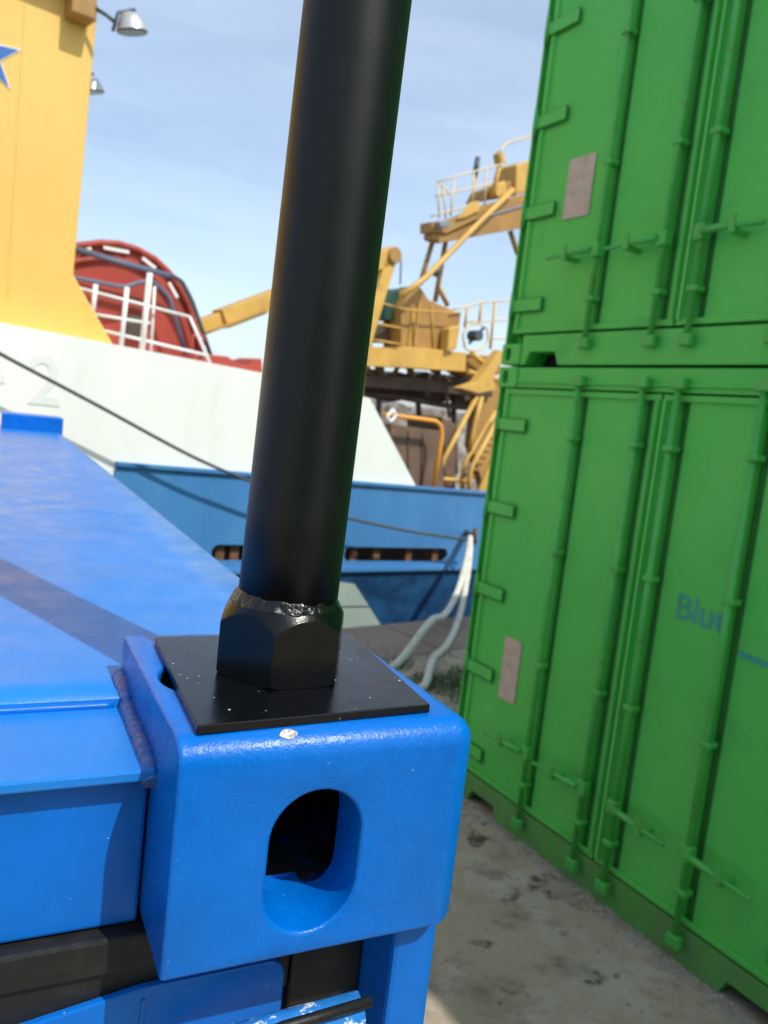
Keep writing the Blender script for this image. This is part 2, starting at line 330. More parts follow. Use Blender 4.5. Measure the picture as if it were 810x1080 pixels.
def green_container(z0, label, plate, hinge_z, handle_z, letters):
    t = empty('shipping_container', gfr.loc + Vector((0, 0, z0)), G_ROT)
    tag(t, label, 'shipping container', 'stacked green containers')
    # body: corrugated side walls, roof, back
    mb = MB()
    def corr(x, sgn):
        pts = []; y = .12; k = 0
        while y < CL-.12:
            pts += [(y, 0), (y+.07, 0), (y+.14, .036), (y+.21, .036)]; y += .28
        pts.append((CL-.1, 0))
        for (ya, da), (yb_, db) in zip(pts[:-1], pts[1:]):
            vs = [mb.bm.verts.new(p) for p in ((x+sgn*da, ya, .12), (x+sgn*db, yb_, .12), (x+sgn*db, yb_, CH-.08), (x+sgn*da, ya, CH-.08))]
            mb.bm.faces.new(vs)
    corr(.02, 1); corr(CW-.02, -1)
    mb.box(.03, CW-.03, .1, CL-.05, CH-.05, CH-.03)
    mb.box(.03, CW-.03, CL-.08, CL-.05, .1, CH-.05)
    mb.box(.03, CW-.03, .1, CL-.05, .13, .15)
    mb.build('body', m_green, t)
    each('side_rail', m_green, t, [lambda q, a=a_, b=b_: q.box(a[0], a[1], .17, CL-.17, b[0], b[1]) for a_ in ((.004, .06), (CW-.06, CW-.004)) for b_ in ((.003, .14), (CH-.075, CH-.003))])
    for x0 in (0, CW):                          # corner posts: outer flange and a recess for the hinges
        s = 1 if x0 == 0 else -1
        mb = MB()
        mb.box(*sorted((x0+s*.002, x0+s*.014)), .004, .16, .118, CH-.118)
        mb.box(*sorted((x0+s*.0142, x0+s*.062)), .075, .16, .118, CH-.118)
        mb.build('corner_post', m_green, t, bevel=.002)
        for yy in (CL-.16,):
            mb = MB(); mb.box(*sorted((x0+s*.004, x0+s*.09)), yy, yy+.15, .118, CH-.118); mb.build('corner_post', m_green, t)
    for xx in (0, CW-.162):
        for yy, hole in ((-.012, True), (CL-.178, False)):
            for zz in (0, CH-.118):
                mb = MB(); mb.box(xx, xx+.162, yy, yy+.178, zz, zz+.118)
                o = mb.build('corner_casting', m_green, t, bevel=.008)
                if hole:
                    c = MB(); c.prism(stadium(xx+.081+(-.02 if xx == 0 else .02), zz+.059, .05, .079), yy-.05, yy+.11); boolean(o, [c.build('c', None, t)])
    # bottom sill with fork pockets
    mb = MB()
    za, zb = .0, .165
    for p in [[(.163, 0), (.20, 0), (.235, .072), (.44, .072), (.475, 0), (1.965, 0), (2.0, .072), (2.205, .072), (2.24, 0), (CW-.163, 0), (CW-.163, zb), (.163, zb)]]:
        mb.prism(p, .0, .14)
    mb.build('bottom_sill', m_green_low if z0 == 0 else m_green, t, bevel=.003)
    each('fork_pocket', m_dark, t, [lambda q: q.box(.2, .475, .145, .16, .004, .13), lambda q: q.box(1.965, 2.24, .145, .16, .004, .13)])
    mb = MB(); mb.box(.163, CW-.163, .0, .13, 2.475, CH-.004); mb.box(.163, CW-.163, -.012, 0.004, 2.50, 2.512)
    mb.build('door_header', m_green, t, bevel=.003)
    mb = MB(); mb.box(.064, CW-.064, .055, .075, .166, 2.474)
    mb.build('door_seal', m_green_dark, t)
    for side in (0, 1):
        x0, x1 = (.068, 1.212) if side == 0 else (1.228, 2.372)
        bus = (.690, 1.116) if side == 0 else (1.324, 1.750)
        # door leaf pressed with an upright channel behind each locking bar
        prof = [(x0, -.002), (x0+.03, -.002), (x0+.034, .012)]
        for bu in bus: prof += [(bu-.014, .012), (bu-.008, .036), (bu+.038, .036), (bu+.044, .012)]
        prof += [(x1-.034, .012), (x1-.03, -.002), (x1, -.002)]
        prof = [p for i_, p in enumerate(prof) if True]
        mb = MB(); mb.vprism([(x, y) for x, y in prof if True] + [(x1, .0545), (x0, .0545)], .178, 2.466)
        d = mb.build('door', m_green, t)
        d.data.materials.append(m_green_shade)   # shade beside the bars painted darker into the channel floor
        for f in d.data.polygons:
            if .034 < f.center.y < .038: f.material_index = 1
        each('door_rim', m_green, d, [lambda q, b=b_: q.box(x0+.032, x1-.032, -.0025, .0115, b[0], b[1]) for b_ in ((.179, .207), (2.436, 2.465))], bevel=.003)
        for hz in hinge_z:
            a0, a1 = (.016, .285) if side == 0 else (CW-.285, CW-.016)
            each('hinge', m_green, d, [lambda q: q.box(a0, a1, -.011, -.0055, hz-.033, hz+.033)], bevel=.002)
            each('hinge_shade', m_green_shade, d, [lambda q: q.box(a0+.05, a1+.006 if side == 0 else a1-.05, -.0054, -.0024, hz-.042, hz+.038) if side == 0 else q.box(a0-.006, a1-.05, -.0054, -.0024, hz-.042, hz+.038)])  # darker backing plate paints the shadow gap round each hinge
            px_ = .042 if side == 0 else CW-.042
            each('hinge_pin', m_green_bar, d, [lambda q: q.tube([(px_, -.012, hz-.07), (px_, -.012, hz+.07)], .014, 10)])
        for bu in bus:
            BY = -.030
            mb = MB(); mb.tube([(bu, BY, .10), (bu, BY, 2.52)], .0152, 14)
            b_ = mb.build('locking_bar', m_green_bar, t)
            for bz in (.105, 2.515):
                each('cam_lock', m_green_bar, b_, [lambda q: q.box(bu-.034, bu+.036, BY-.022, -.0125, bz-.028, bz+.028)], bevel=.008)
            for bz in (.33, 1.0, 1.62, 2.22):
                each('bar_guide', m_green_bar, b_, [lambda q: q.box(bu-.027, bu+.030, BY-.021, .0115, bz-.014, bz+.014)], bevel=.007)
            s = -1 if side == 0 else 1; z = handle_z
            LN = .33
            each('handle_hub', m_green_bar, b_, [lambda q: q.box(bu-.028, bu+.028, BY-.03, BY+.02, z-.035, z+.035)], bevel=.006)
            mb = MB(); mb.tube([(bu+s*.02, BY-.03, z), (bu+s*.10, BY-.036, z), (bu+s*.17, BY-.040, z-.004), (bu+s*LN, BY-.040, z-.012)], [.017, .017, .012, .010], 10)
            mb.build('handle', m_green_bar, b_)
            each('handle_catch', m_green_bar, b_, [lambda q: (q.box(*sorted((bu+s*.17, bu+s*.205)), BY-.055, .0115, z-.035, z-.014), q.box(*sorted((bu+s*.172, bu+s*.203)), BY-.058, BY-.048, z-.036, z+.045))], bevel=.003)
        if side == 1:                           # overlapping centre gasket strips
            each('gasket_strip', m_green, d, [lambda q: q.box(1.196, 1.206, -.012, -.0025, .2, 2.44), lambda q: q.box(1.232, 1.252, -.014, -.0025, .2, 2.44)], bevel=.002)
            mb = MB(); mb.box(1.2135, 1.2265, .02, .05, .18, 2.46); mb.build('door_gap', m_dark, d)
    px0, px1, pz0, pz1 = plate
    mb = MB(); mb.box(px0, px1, .004, .0115, pz0, pz1)
    mb.build('data_plate', m_plate_pale, t, bevel=.003)
    if letters:
        text_mesh('Blue', .16, .0008, 'lettering', m_blue_letter, t, Vector((1.455, .0105, 1.475)), bold=.003)
        mb = MB(); mb.prism([(1.80, 1.40), (2.30, 1.375), (2.30, 1.395), (1.80, 1.425)], .0095, .0118); mb.build('lettering_underline', m_blue_letter, t)
    return t
low = green_container(0, 'lowest green shipping container, standing on the ground, faded blue lettering on its right door',
                (.348, .492, .70, 1.06), (2.26, 1.77, 1.28, .80, .31), .51, True)
upp = green_container(CH+.012, 'upper green shipping container on top of the lettered one, pale plate on its left door',
                (.352, .55, .775, 1.09), (2.31, 1.85, 1.35, .85, .335), .57, False)

def copy_tree(o, parent=None):
    c = o.copy(); C.objects.link(c); c.parent = parent
    for ch in list(o.children): copy_tree(ch, c)
    return c
# unseen stacks shade the ground; the second and rear ones added to block light
for loc, rot, lab in ((gfr.loc + gfr.ex*2.53, G_ROT, 'in the stack right of the lettered one'),
                      (gfr.loc + gfr.ex*5.06, G_ROT, 'in the unseen second stack added right of the lettered one'),
                      (Vector((-1.2, -6.4, 0)), R(-82), 'in the unseen stack added behind the viewer')):
    for k in (0, 1):
        c = copy_tree(upp); c.location = Vector((loc.x, loc.y, k*(CH+.012))); c.rotation_euler = (0, 0, rot)
        c['label'] = ('lower', 'upper')[k] + ' green shipping container ' + lab
# ------------------------------------------------------------------ blue container
B_LOC = Vector((-.0818, .3591, 1.9251)); B_ROT = .4677
bfr = Frame(B_LOC, B_ROT)
BH = B_LOC.z
bc = empty('offshore_container', (B_LOC.x, B_LOC.y, 0), B_ROT)
tag(bc, 'bright blue steel container in the foreground with a rounded corner under the black pole', 'container')
ZR = .092
def zb(z): return BH+z
def corner_cast(x0, x1, y0, y1, z0, z1, name):
    """cast corner block: large radii on the outer edges, cavity, side slot and top slot"""
    mb = MB(); mb.box(x0, x1, y0, y1, z0, z1); bm = mb.bm
    bmesh.ops.recalc_face_normals(bm, faces=bm.faces[:])
    cl = bm.edges.layers.float.new('bw') if False else None
    big, mid, small = [], [], []
    for e in bm.edges:
        c = (e.verts[0].co+e.verts[1].co)/2
        front = abs(c.y-y0) < 1e-6; right = abs(c.x-x1) < 1e-6; top = abs(c.z-z1) < 1e-6; bot = abs(c.z-z0) < 1e-6
        if (front and top) or (front and right) or (right and top) or (right and bot): big.append(e)
    bmesh.ops.bevel(bm, geom=big, offset=.0135, segments=8, affect='EDGES', profile=.5)
    es = [e for e in bm.edges if len(e.link_faces) == 2 and e.calc_face_angle(0) > R(50)]
    bmesh.ops.bevel(bm, geom=es, offset=.0022, segments=3, affect='EDGES', profile=.5)
    return mb
mb = corner_cast(0, .168, 0, .178, zb(-.003), zb(.118), 'x')
cast = mb.build('corner_casting', m_blue_cast, bc)
cav = MB(); cav.box(.004+.016, .132, .030, .150, zb(.012), zb(.092)); cav = cav.build('c1', None, bc, bevel=.012, seg=4)
slot = MB(); slot.prism(stadium(.0745, zb(.0482), .0505, .0775, 20), -.03, .05); slot = slot.build('c2', None, bc)
tp = MB(); tp.vprism(stadium(.0705, .090, .126, .066, 20), zb(.06), zb(.15)); tp = tp.build('c3', None, bc)
boolean(cast, [cav, slot, tp])
# soften the slot rims a little
bm = bmesh.new(); bm.from_mesh(cast.data)
bmesh.ops.remove_doubles(bm, verts=bm.verts[:], dist=.00005)
rim = []
for e in bm.edges:
    if len(e.link_faces) != 2 or e.calc_face_angle(0) < R(60): continue
    a_, b_ = e.verts[0].co, e.verts[1].co
    if max(abs(a_.y), abs(b_.y)) < 1e-4 and .045 < a_.x < .105 and zb(.005) < a_.z < zb(.09): rim.append(e)
    if min(a_.z, b_.z) > zb(.118)-1e-4 and .004 < a_.x < .14 and .05 < a_.y < .13: rim.append(e)
try: bmesh.ops.bevel(bm, geom=rim, offset=.0022, segments=3, affect='EDGES', profile=.5, clamp_overlap=True)
except Exception as ex: print('rim', ex)
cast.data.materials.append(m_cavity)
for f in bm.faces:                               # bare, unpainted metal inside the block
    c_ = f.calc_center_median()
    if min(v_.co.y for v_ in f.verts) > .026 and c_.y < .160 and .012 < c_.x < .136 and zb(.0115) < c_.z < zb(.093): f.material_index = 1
bm.to_mesh(cast.data); bm.free(); shade_auto(cast, 32)

# dome-shaped grime at the bottom of the casting's slot: nothing added; paint only
# header beam with an overhanging top strip, roof plate, welds
W0 = -2.278
mb = MB(); mb.box(W0, -.0015, .055, .16, zb(-.006), zb(.0795)); mb.build('header_beam', m_blue, bc, bevel=.002)
mb = MB(); mb.box(W0, -.0005, .043, .136, zb(.080), zb(.086)); mb.build('header_top_strip', m_blue_roof, bc, bevel=.0012)
# roof: one plate, slightly dished by heat
mb = MB(); bm = mb.bm
xs = [W0 + (0.166-W0)*i/48 for i in range(49)]; ys = [.133 + 2.784*(j/80) for j in range(81)]
def rz(x, y):
    return zb(ZR) - .0012*(1+noise.noise(Vector((x*3, y*3, 2)))) - (.0 if y > .2 else 0)
grid = [[bm.verts.new((x, y, rz(x, y))) for x in xs] for y in ys]
gl = [[bm.verts.new((x, y, zb(ZR)-.0058)) for x in (xs[0], xs[-1])] for y in ys]
skip = lambda x, y: (x > -.002 and y < .181)
for j in range(80):
    for i in range(48):
        f = bm.faces.new((grid[j][i], grid[j][i+1], grid[j+1][i+1], grid[j+1][i])); f.smooth = True
for i in range(48):
    bm.faces.new((grid[0][i], bm.verts.new((xs[i], ys[0], zb(ZR)-.0058)), bm.verts.new((xs[i+1], ys[0], zb(ZR)-.0058)), grid[0][i+1]))
for j in range(80):
    bm.faces.new((grid[j][-1], grid[j+1][-1], bm.verts.new((xs[-1], ys[j+1], zb(ZR)-.0058)), bm.verts.new((xs[-1], ys[j], zb(ZR)-.0058))))
roof = mb.build('roof', m_blue_roof, bc)
# cut the roof round the casting
c = MB(); c.box(-.004, .3, -.1, .1795, zb(.0), zb(.2)); boolean(roof, [c.build('c4', None, bc)])
def weld(path, r, name, m, parent, steps=60, flat=.8):
    pts = [Vector(p) for p in path]; out = []; rr = []
    tot = sum((pts[i+1]-pts[i]).length for i in range(len(pts)-1))
    for i in range(len(pts)-1):
        n = max(2, int(steps*(pts[i+1]-pts[i]).length/tot))
        for k in range(n):
            q_ = pts[i].lerp(pts[i+1], k/n); out.append(q_); rr.append(r*(1+.07*math.sin(len(out)*.9)+.16*noise.noise(q_*90)))
    out.append(pts[-1]); rr.append(r)
    mb = MB(); mb.tube(out, rr, 14, jit=.012); o = mb.build(name, m, parent)
    return o
weld([(W0, .132, zb(.0868)), (-.9, .1325, zb(.0868)), (-.01, .1335, zb(.087))], .0024, 'roof_seam', m_blue, bc, 420)
weld([(-.0015, .045, zb(.078)), (-.0022, .052, zb(.0835)), (-.0025, .07, zb(.0855)), (-.0025, .130, zb(.0868)), (-.0015, .150, zb(.092)), (-.0015, .172, zb(.0925))], .0048, 'weld_bead', m_weld_blue, bc, 110)

# far corner: raised block at the end of the roof
mb = MB(); mb.box(-.035, .176, 2.92, 3.08, zb(.03), zb(.148)); mb.build('corner_casting', m_blue_cast, bc, bevel=.006, seg=3)
mb = MB(); mb.box(W0, -.04, 2.918, 3.05, zb(.03), zb(.098)); mb.build('end_beam', m_blue, bc, bevel=.003)
# corner posts and walls down to the base
mb = MB(); mb.vprism([(.137, .014), (.164, .014), (.166, .017), (.166, .17), (.140, .17), (.137, .06)], .12, zb(-.003))
mb.build('corner_post', m_blue, bc, bevel=.003)
weld([(.139, .012, zb(-.002)), (.164, .013, zb(-.002)), (.166, .05, zb(-.002)), (.166, .16, zb(-.002))], .0030, 'weld_bead', m_chip, bc, 40)
mb = MB()
pts = []; y = .182; on = 0
prof = [(.150, .182)]
while y < 2.85: prof += [(.150, y+.06), (.122, y+.10), (.122, y+.18), (.150, y+.22)]; y += .26
prof.append((.150, 2.92))
for (xa, ya), (xb, yb2) in zip(prof[:-1], prof[1:]):
    vs = [mb.bm.verts.new(p) for p in ((xa, ya, .16), (xb, yb2, .16), (xb, yb2, zb(.02)), (xa, ya, zb(.02)))]; mb.bm.faces.new(vs)
mb.build('side_wall', m_blue, bc)
mb = MB(); mb.box(.10, .160, .178, 2.92, zb(.02), zb(.084)); mb.build('top_rail', m_blue, bc, bevel=.003)
mb = MB(); mb.box(.09, .160, .178, 2.92, .02, .16); mb.box(W0, .12, .05, .16, .02, .118); mb.build('base_rail', m_blue, bc, bevel=.003)
mb = MB(); mb.box(.13, .158, 2.925, 3.07, .12, zb(.03)); mb.build('corner_post', m_blue, bc)
mb = MB(); mb.box(W0, .12, 3.0, 3.03, .12, zb(.03)); mb.box(W0, W0+.03, .17, 2.99, .12, zb(.08)); mb.build('wall', m_blue, bc)
# door: rubber seal below the header and a blue door leaf behind the corner
mb = MB()
mb.prism([(W0, zb(-.0075)), (.089, zb(-.0075)), (.089, zb(-.028)), (W0, zb(-.028))], .046, .075)
mb.prism([(W0, zb(-.0285)), (.089, zb(-.0285)), (.089, zb(-.062)), (W0, zb(-.062))], .050, .075)
mb.prism([(.0895, zb(-.0075)), (.136, zb(-.0075)), (.136, .12), (.0895, .12)], .049, .058)
mb.build('door_seal', m_rubber, bc, bevel=.002)
mb = MB()
def rr_rect(x0, x1, z0, z1, r, n=6):
    p = []
    for cx, cz, a0 in ((x1-r, z1-r, 0), (x0+r, z1-r, 90), (x0+r, z0+r, 180), (x1-r, z0+r, 270)):
        for k in range(n+1): a_ = R(a0+90*k/n); p.append((cx+r*math.cos(a_), cz+r*math.sin(a_)))
    return p
rp = rr_rect(-1.06, .084, .14, zb(-.0385), .011)
mb.prism(rp[:7] + [(.003, zb(-.0385)), (-.060, zb(-.0475)), (-1.06, zb(-.049))] + rp[14:], .0445, .0495)
door = mb.build('door', m_blue, bc, bevel=.001)
mb = MB(); mb.box(.002, .003+.001, .0435, .0448, .2, zb(-.045)); mb.build('door_crease', m_blue, door)
# chipped lug of the door lock below the casting
mb = MB()
pts = [Vector((.014, .03, zb(-.078))), Vector((.040, .020, zb(-.064))), Vector((.070, .014, zb(-.0585))), Vector((.118, .012, zb(-.057)))]
mb.tube(pts, [.004, .009, .011, .011], 14, jit=.10)
lug = mb.build('lock_lug', m_chip, bc)
mb = MB(); mb.tube([(.047, .004, zb(-.068)), (.045, .004, zb(-.056)), (.052, .005, zb(-.049)), (.07, .004, zb(-.0465)), (.12, .004, zb(-.044))], [.0012, .0013, .002, .003, .003], 8); mb.build('lug_wire', m_rubber, lug)

# paint chip on the casting
def disc(cx, cy, z, rx, ry, m, name, parent, ang=0, h=.0004, n=20, tilt=0):
    mb = MB(); pts = []
    for k in range(n):
        a_ = 2*math.pi*k/n; q = 1+random.uniform(-.08, .08); x = rx*q*math.cos(a_); y = ry*q*math.sin(a_)
        pts.append((cx+x*math.cos(ang)-y*math.sin(ang), cy+x*math.sin(ang)+y*math.cos(ang)))
    mb.vprism(pts, z, z+h)
    o = mb.build(name, m, parent); return o
Pc = None
d = ray(307, 775); t_ = (zb(.1185)-CAM_H)/d.z; Pc = bfr.local(cam_loc+t_*d)
print('chip', Pc)
chip = disc(0, 0, 0, .0046, .0029, m_white_chip, 'paint_chip', cast, h=.0005); chip.location = (Pc.x+.001, .0065, zb(.1045)+math.sqrt(.0135**2-.007**2)-.0001); chip.rotation_euler = (math.asin(.007/.0135), 0, 0)

# ------------------------------------------------------------------ black lifting post on the casting
PCX, PCY = .0765, .0845
lp = empty('lifting_post', B_LOC + bfr.ex*PCX + bfr.ey*PCY + Vector((0, 0, .1182)), B_ROT)
tag(lp, 'glossy black steel pole welded into a hex nut on a flat square plate', 'pole')
mb = MB(); mb.vprism([(x-PCX, y-PCY) for x, y in ((.0095, .0085), (.1425, .0160), (.1548, .1589), (.0160, .1550))], .0, .0048)
pl = mb.build('base_plate', m_plate, lp, bevel=.0006)
# nut: hexagon cut by a chamfer cone
nut_w = B_LOC + bfr.ex*PCX + bfr.ey*PCY
to_cam = Vector((-nut_w.x, -nut_w.y, 0)); ang_cam = math.atan2(to_cam.y, to_cam.x) - B_ROT
hexa = ang_cam + R(-6)
RN = .0396
mb = MB(); mb.vprism([(RN*math.cos(hexa+k*math.pi/3), RN*math.sin(hexa+k*math.pi/3)) for k in range(6)], .0049, .0468)
nut = mb.build('nut', m_black, lp)
cc = MB(); cc.lathe([(.0345, .003), (.0375, .0049), (.0400, .0072), (.0400, .0352), (.0318, .0478)], seg=96); boolean(nut, [cc.build('c', None, lp)], 'INTERSECT')
bm = bmesh.new(); bm.from_mesh(nut.data)
es = [e for e in bm.edges if len(e.link_faces) == 2 and e.calc_face_angle(0) > R(25)]
try: bmesh.ops.bevel(bm, geom=es, offset=.0007, segments=2, affect='EDGES', clamp_overlap=True)
except Exception as ex: print(ex)
bm.to_mesh(nut.data); bm.free(); shade_auto(nut, 22)
PR = .0295
mb = MB()
mb.lathe([(PR, .035), (PR, .10), (PR, .9), (PR, 1.55), (PR-.002, 1.552)], seg=96)
pole = mb.build('pole', m_black_pole, lp); pole.rotation_euler = (0, R(.9), 0)
mb = MB(); prof = [(PR-.001, .0535), (PR+.0002, .0520), (PR+.0008, .0505), (PR+.0016, .0490), (PR+.0028, .0476), (PR+.0034, .0460), (PR+.001, .042)]
rings = []
for r_, z_ in prof:
    ring = []
    for k in range(120):
        a_ = 2*math.pi*k/120; P_ = Vector((math.cos(a_), math.sin(a_), z_*40))
        q = r_ + (.0013*noise.noise(P_*3.0) + .0004*noise.noise(P_*9))*(1 if r_ > PR else .2)
        ring.append(mb.bm.verts.new((q*math.cos(a_), q*math.sin(a_), z_+.0016*noise.noise(P_*3+Vector((5, 0, 0)))+.0006*noise.noise(P_*9))))
    rings.append(ring)
for i in range(len(prof)-1):
    for k in range(120): f = mb.bm.faces.new((rings[i][k], rings[i+1][k], rings[i+1][(k+1) % 120], rings[i][(k+1) % 120])); f.smooth = True
mb.build('weld_bead', m_weld_black, lp)

# ------------------------------------------------------------------ ship
sh = empty('moored_ship', ship.loc, SH_ROT)
tag(sh, 'moored ship with white bow plating, yellow deckhouse and blue bulwark beside the quay', 'ship')
def sp(x, y, v=0): p = ship.px(x, y, v); return (p.x, p.z)
mb = MB()
wt_ = [sp(0, 340), sp(275, 393), sp(390, 420), sp(440, 515)]
sl_ = (wt_[1][1]-wt_[0][1])/(wt_[1][0]-wt_[0][0])
top_l = (-14, wt_[0][1]+sl_*(-14-wt_[0][0]))
botx = wt_[3][0]+(wt_[3][0]-wt_[2][0])/(wt_[3][1]-wt_[2][1])*(1.0-wt_[3][1])
mb.prism([top_l, wt_[0], wt_[1], wt_[2], wt_[3], (botx, 1.0), (-14, 1.0)], 0, 6.5)
mb.build('forecastle', m_white, sh)
# bulwark plate with freeing ports
b0 = sp(122, 490, -.02); b1 = sp(505, 520, -.02); sb = (b1[1]-b0[1])/(b1[0]-b0[0])
p0 = sp(222, 583, -.02); p1 = sp(470, 585, -.02)
mb = MB(); zk0, zk1 = sp(222, 602, -.02)[1], sp(480, 598, -.02)[1]
kx0, kx1 = sp(222, 600, -.02)[0], sp(480, 600, -.02)[0]
kz = lambda x: zk0+(zk1-zk0)*(x-kx0)/(kx1-kx0)
mb.prism([(b0[0], b0[1]), (8, b0[1]+sb*(8-b0[0])), (8, kz(8)), (b0[0], kz(b0[0]))], -.04, -.004)
bw = mb.build('bulwark', m_sblue, sh)
cuts = []
for (xa, xb, ya, yb_) in ((222, 318, 576, 591), (362, 471, 578, 592)):
    A = sp(xa, (ya+yb_)/2-1, -.02); B = sp(xb, (ya+yb_)/2, -.02); hgt = .175
    c = MB(); cx = (A[0]+B[0])/2; cz = (A[1]+B[1])/2; ang = math.atan2(B[1]-A[1], B[0]-A[0])
    pts = [(cx+(x)*math.cos(ang)-(z)*math.sin(ang), cz+x*math.sin(ang)+z*math.cos(ang)) for x, z in stadium(0, 0, math.hypot(B[0]-A[0], B[1]-A[1]), hgt)]
    c.prism(pts, -.2, .1); cuts.append(c.build('c', None, sh))
boolean(bw, cuts)
mb = MB(); mb.bar((b0[0], -.03, b0[1]+.012), (8, -.03, b0[1]+.012+sb*(8-b0[0])), .035, .1); mb.build('bulwark_cap', m_sblue, sh)
# behind the ports: dim deck space with rusty stanchions
mb = MB(); mb.box(b0[0], 8, .5, .52, .0, .95); mb.build('deck_bulkhead', m_brown, sh)
for q in (231, 246, 300, 372, 396, 430, 458): x_, z_ = sp(q, 585, .05); each('stanchion', m_rust, sh, [lambda m_: m_.box(x_-.05, x_+.05, .03, .1, .31, .9)])
mb = MB(); mb.box(-14, 12, .02, 6.5, .20, .30); mb.build('deck', m_brown, sh)
# lower hull, leaning inwards below the knuckle
mb = MB()
for xa, xb in ((-14, 12),):
    vs = [mb.bm.verts.new(p) for p in ((xa, -.05, kz(xa)-.004), (xb, -.05, kz(xb)-.004), (xb, .35, -2), (xa, .35, -2), (xa, 6.5, kz(xa)-.004), (xb, 6.5, kz(xb)-.004), (xb, 6.2, -2), (xa, 6.2, -2))]
    mb.bm.faces.new((vs[0], vs[1], vs[2], vs[3])); mb.bm.faces.new((vs[5], vs[4], vs[7], vs[6])); mb.bm.faces.new((vs[1], vs[5], vs[6], vs[2])); mb.bm.faces.new((vs[4], vs[0], vs[3], vs[7])); mb.bm.faces.new((vs[3], vs[2], vs[6], vs[7]))
mb.build('hull', m_snavy, sh)
mb = MB(); mb.bar((-14, -.06, kz(-14)), (12, -.06, kz(12)), .05, .06); mb.build('rubbing_strake', m_sblue, sh)
# pale painted patch low on the hull
P = [sp(318, 612, .0), sp(374, 617, .0), sp(402, 662, .0), sp(318, 662, .0)]
mb = MB()
def hull_v(z): k = kz(0); return -.05+.40*(k-z)/(k+2)
ps = []
for (x_, y_) in ((318, 611), (374, 616), (391, 641)): ps.append((x_, y_))
def on_hull(x, y, off=-.02):
    v = 0
    for _ in range(6): q = ship.px(x, y, v); v = hull_v(q.z)+off
    return ship.px(x, y, v)
for poly in (((318, 608), (374, 616), (389, 639), (318, 640)), ((318, 642), (390, 641), (404, 663), (318, 668))):
    f = [on_hull(*p) for p in poly]; bk = [p+Vector((0, .012, 0)) for p in f]
    va = [mb.bm.verts.new(p) for p in f]; vb = [mb.bm.verts.new(p) for p in bk]
    mb.bm.faces.new(va); mb.bm.faces.new(vb[::-1])
    for i in range(4): mb.bm.faces.new((va[i], vb[i], vb[(i+1) % 4], va[(i+1) % 4]))
mb.build('hull_patch', m_spale, sh)
# hull number 42 in raised worn letters
a42 = ship.px(28, 424, 0); h42 = (ship.px(28, 370, 0).z-ship.px(28, 424, 0).z)
text_mesh('2', h42*1.38, .004, 'hull_number', m_num, sh, Vector((a42.x, -.003, a42.z)), bold=.012, sx=.95)
a4 = ship.px(-34, 416, 0)
text_mesh('4', h42*1.38, .004, 'hull_number', m_num, sh, Vector((a4.x, -.003, a4.z)), bold=.012, sx=.95)
# yellow deckhouse
q0, q1, q2 = sp(104, 4, .3), sp(78, 290, .3), sp(119, 362, .3)
mb = MB(); mb.prism([(-13, q0[1]), q0, q1, q2, (q2[0], 2.2), (-13, 2.2)], .3, 5.5)
dh = mb.build('deckhouse', m_yel, sh, bevel=.02)
qo = sp(128, -4, -.1)
mb = MB(); mb.prism([(-13, q0[1]+.003), (qo[0]-.12, q0[1]+.003), (qo[0], q0[1]+.12), (qo[0], q0[1]+.35), (-13, q0[1]+.35)], .12, 5.8)
mb.build('bridge_wing', m_yel2, sh, bevel=.01)
mb = MB(); qx = ship.px(26, 0, .3).x; mb.box(qx, qx+.006, .293, .299, 2.9, q0[1]); qx = ship.px(-30, 0, .3).x; mb.build('plate_seam', m_yel, dh)
cxy = ship.px(-14.6, 56, .29); mp_ = ship.mpp(0, 56, .29)*1.06
def star(rad, y0, y1, m, name):
    mb = MB(); pts = []
    for k in range(10):
        a_ = R(25)+math.pi*k/5 ; r_ = rad if k % 2 == 0 else rad*.382
        pts.append((cxy.x+r_*math.cos(a_), cxy.z+r_*math.sin(a_)))
    mb.prism(pts, y0, y1); return mb.build(name, m, dh)
star(36*mp_, .292, .298, m_white2, 'star_outline'); star(32*mp_, .286, .291, m_star, 'star_emblem')
# white guard rail on the forecastle edge
def stube(pts, rpx, v, m, name, parent, fr=ship, seg=10):
    for pl_ in pts:
        mb = MB()
        P_ = [fr.px(x, y, v) for x, y in pl_]; r_ = rpx*fr.mpp(*pl_[0], v)
        # round the bends
        out = [P_[0]]
        for i in range(1, len(P_)-1):
            a_, b_, c_ = P_[i-1], P_[i], P_[i+1]; d1 = min((b_-a_).length, (c_-b_).length)*.3
            s_ = b_+(a_-b_).normalized()*d1; e_ = b_+(c_-b_).normalized()*d1
            for k in range(5): t = k/4; out.append((1-t)**2*s_+2*t*(1-t)*b_+t*t*e_)
        out.append(P_[-1]); mb.tube(out, r_, seg)
        o_ = mb.build(name, m, parent)
    return o_
stube([[(84, 304), (200, 334)], [(96, 331), (158, 341)], [(110, 349), (220, 375)], [(200, 334), (222, 384)]], 1.7, .35, m_white2, 'guard_rail', sh)
stube([[(101, 300), (97, 336)], [(134, 303), (127, 372)]], 2.6, .35, m_white2, 'rail_post', sh)
stube([[(158, 288), (149, 376)]], 3.2, .35, m_white2, 'rail_post', sh)
stube([[(163, 302), (159, 374)]], 1.6, .42, m_white2, 'rail_post', sh)

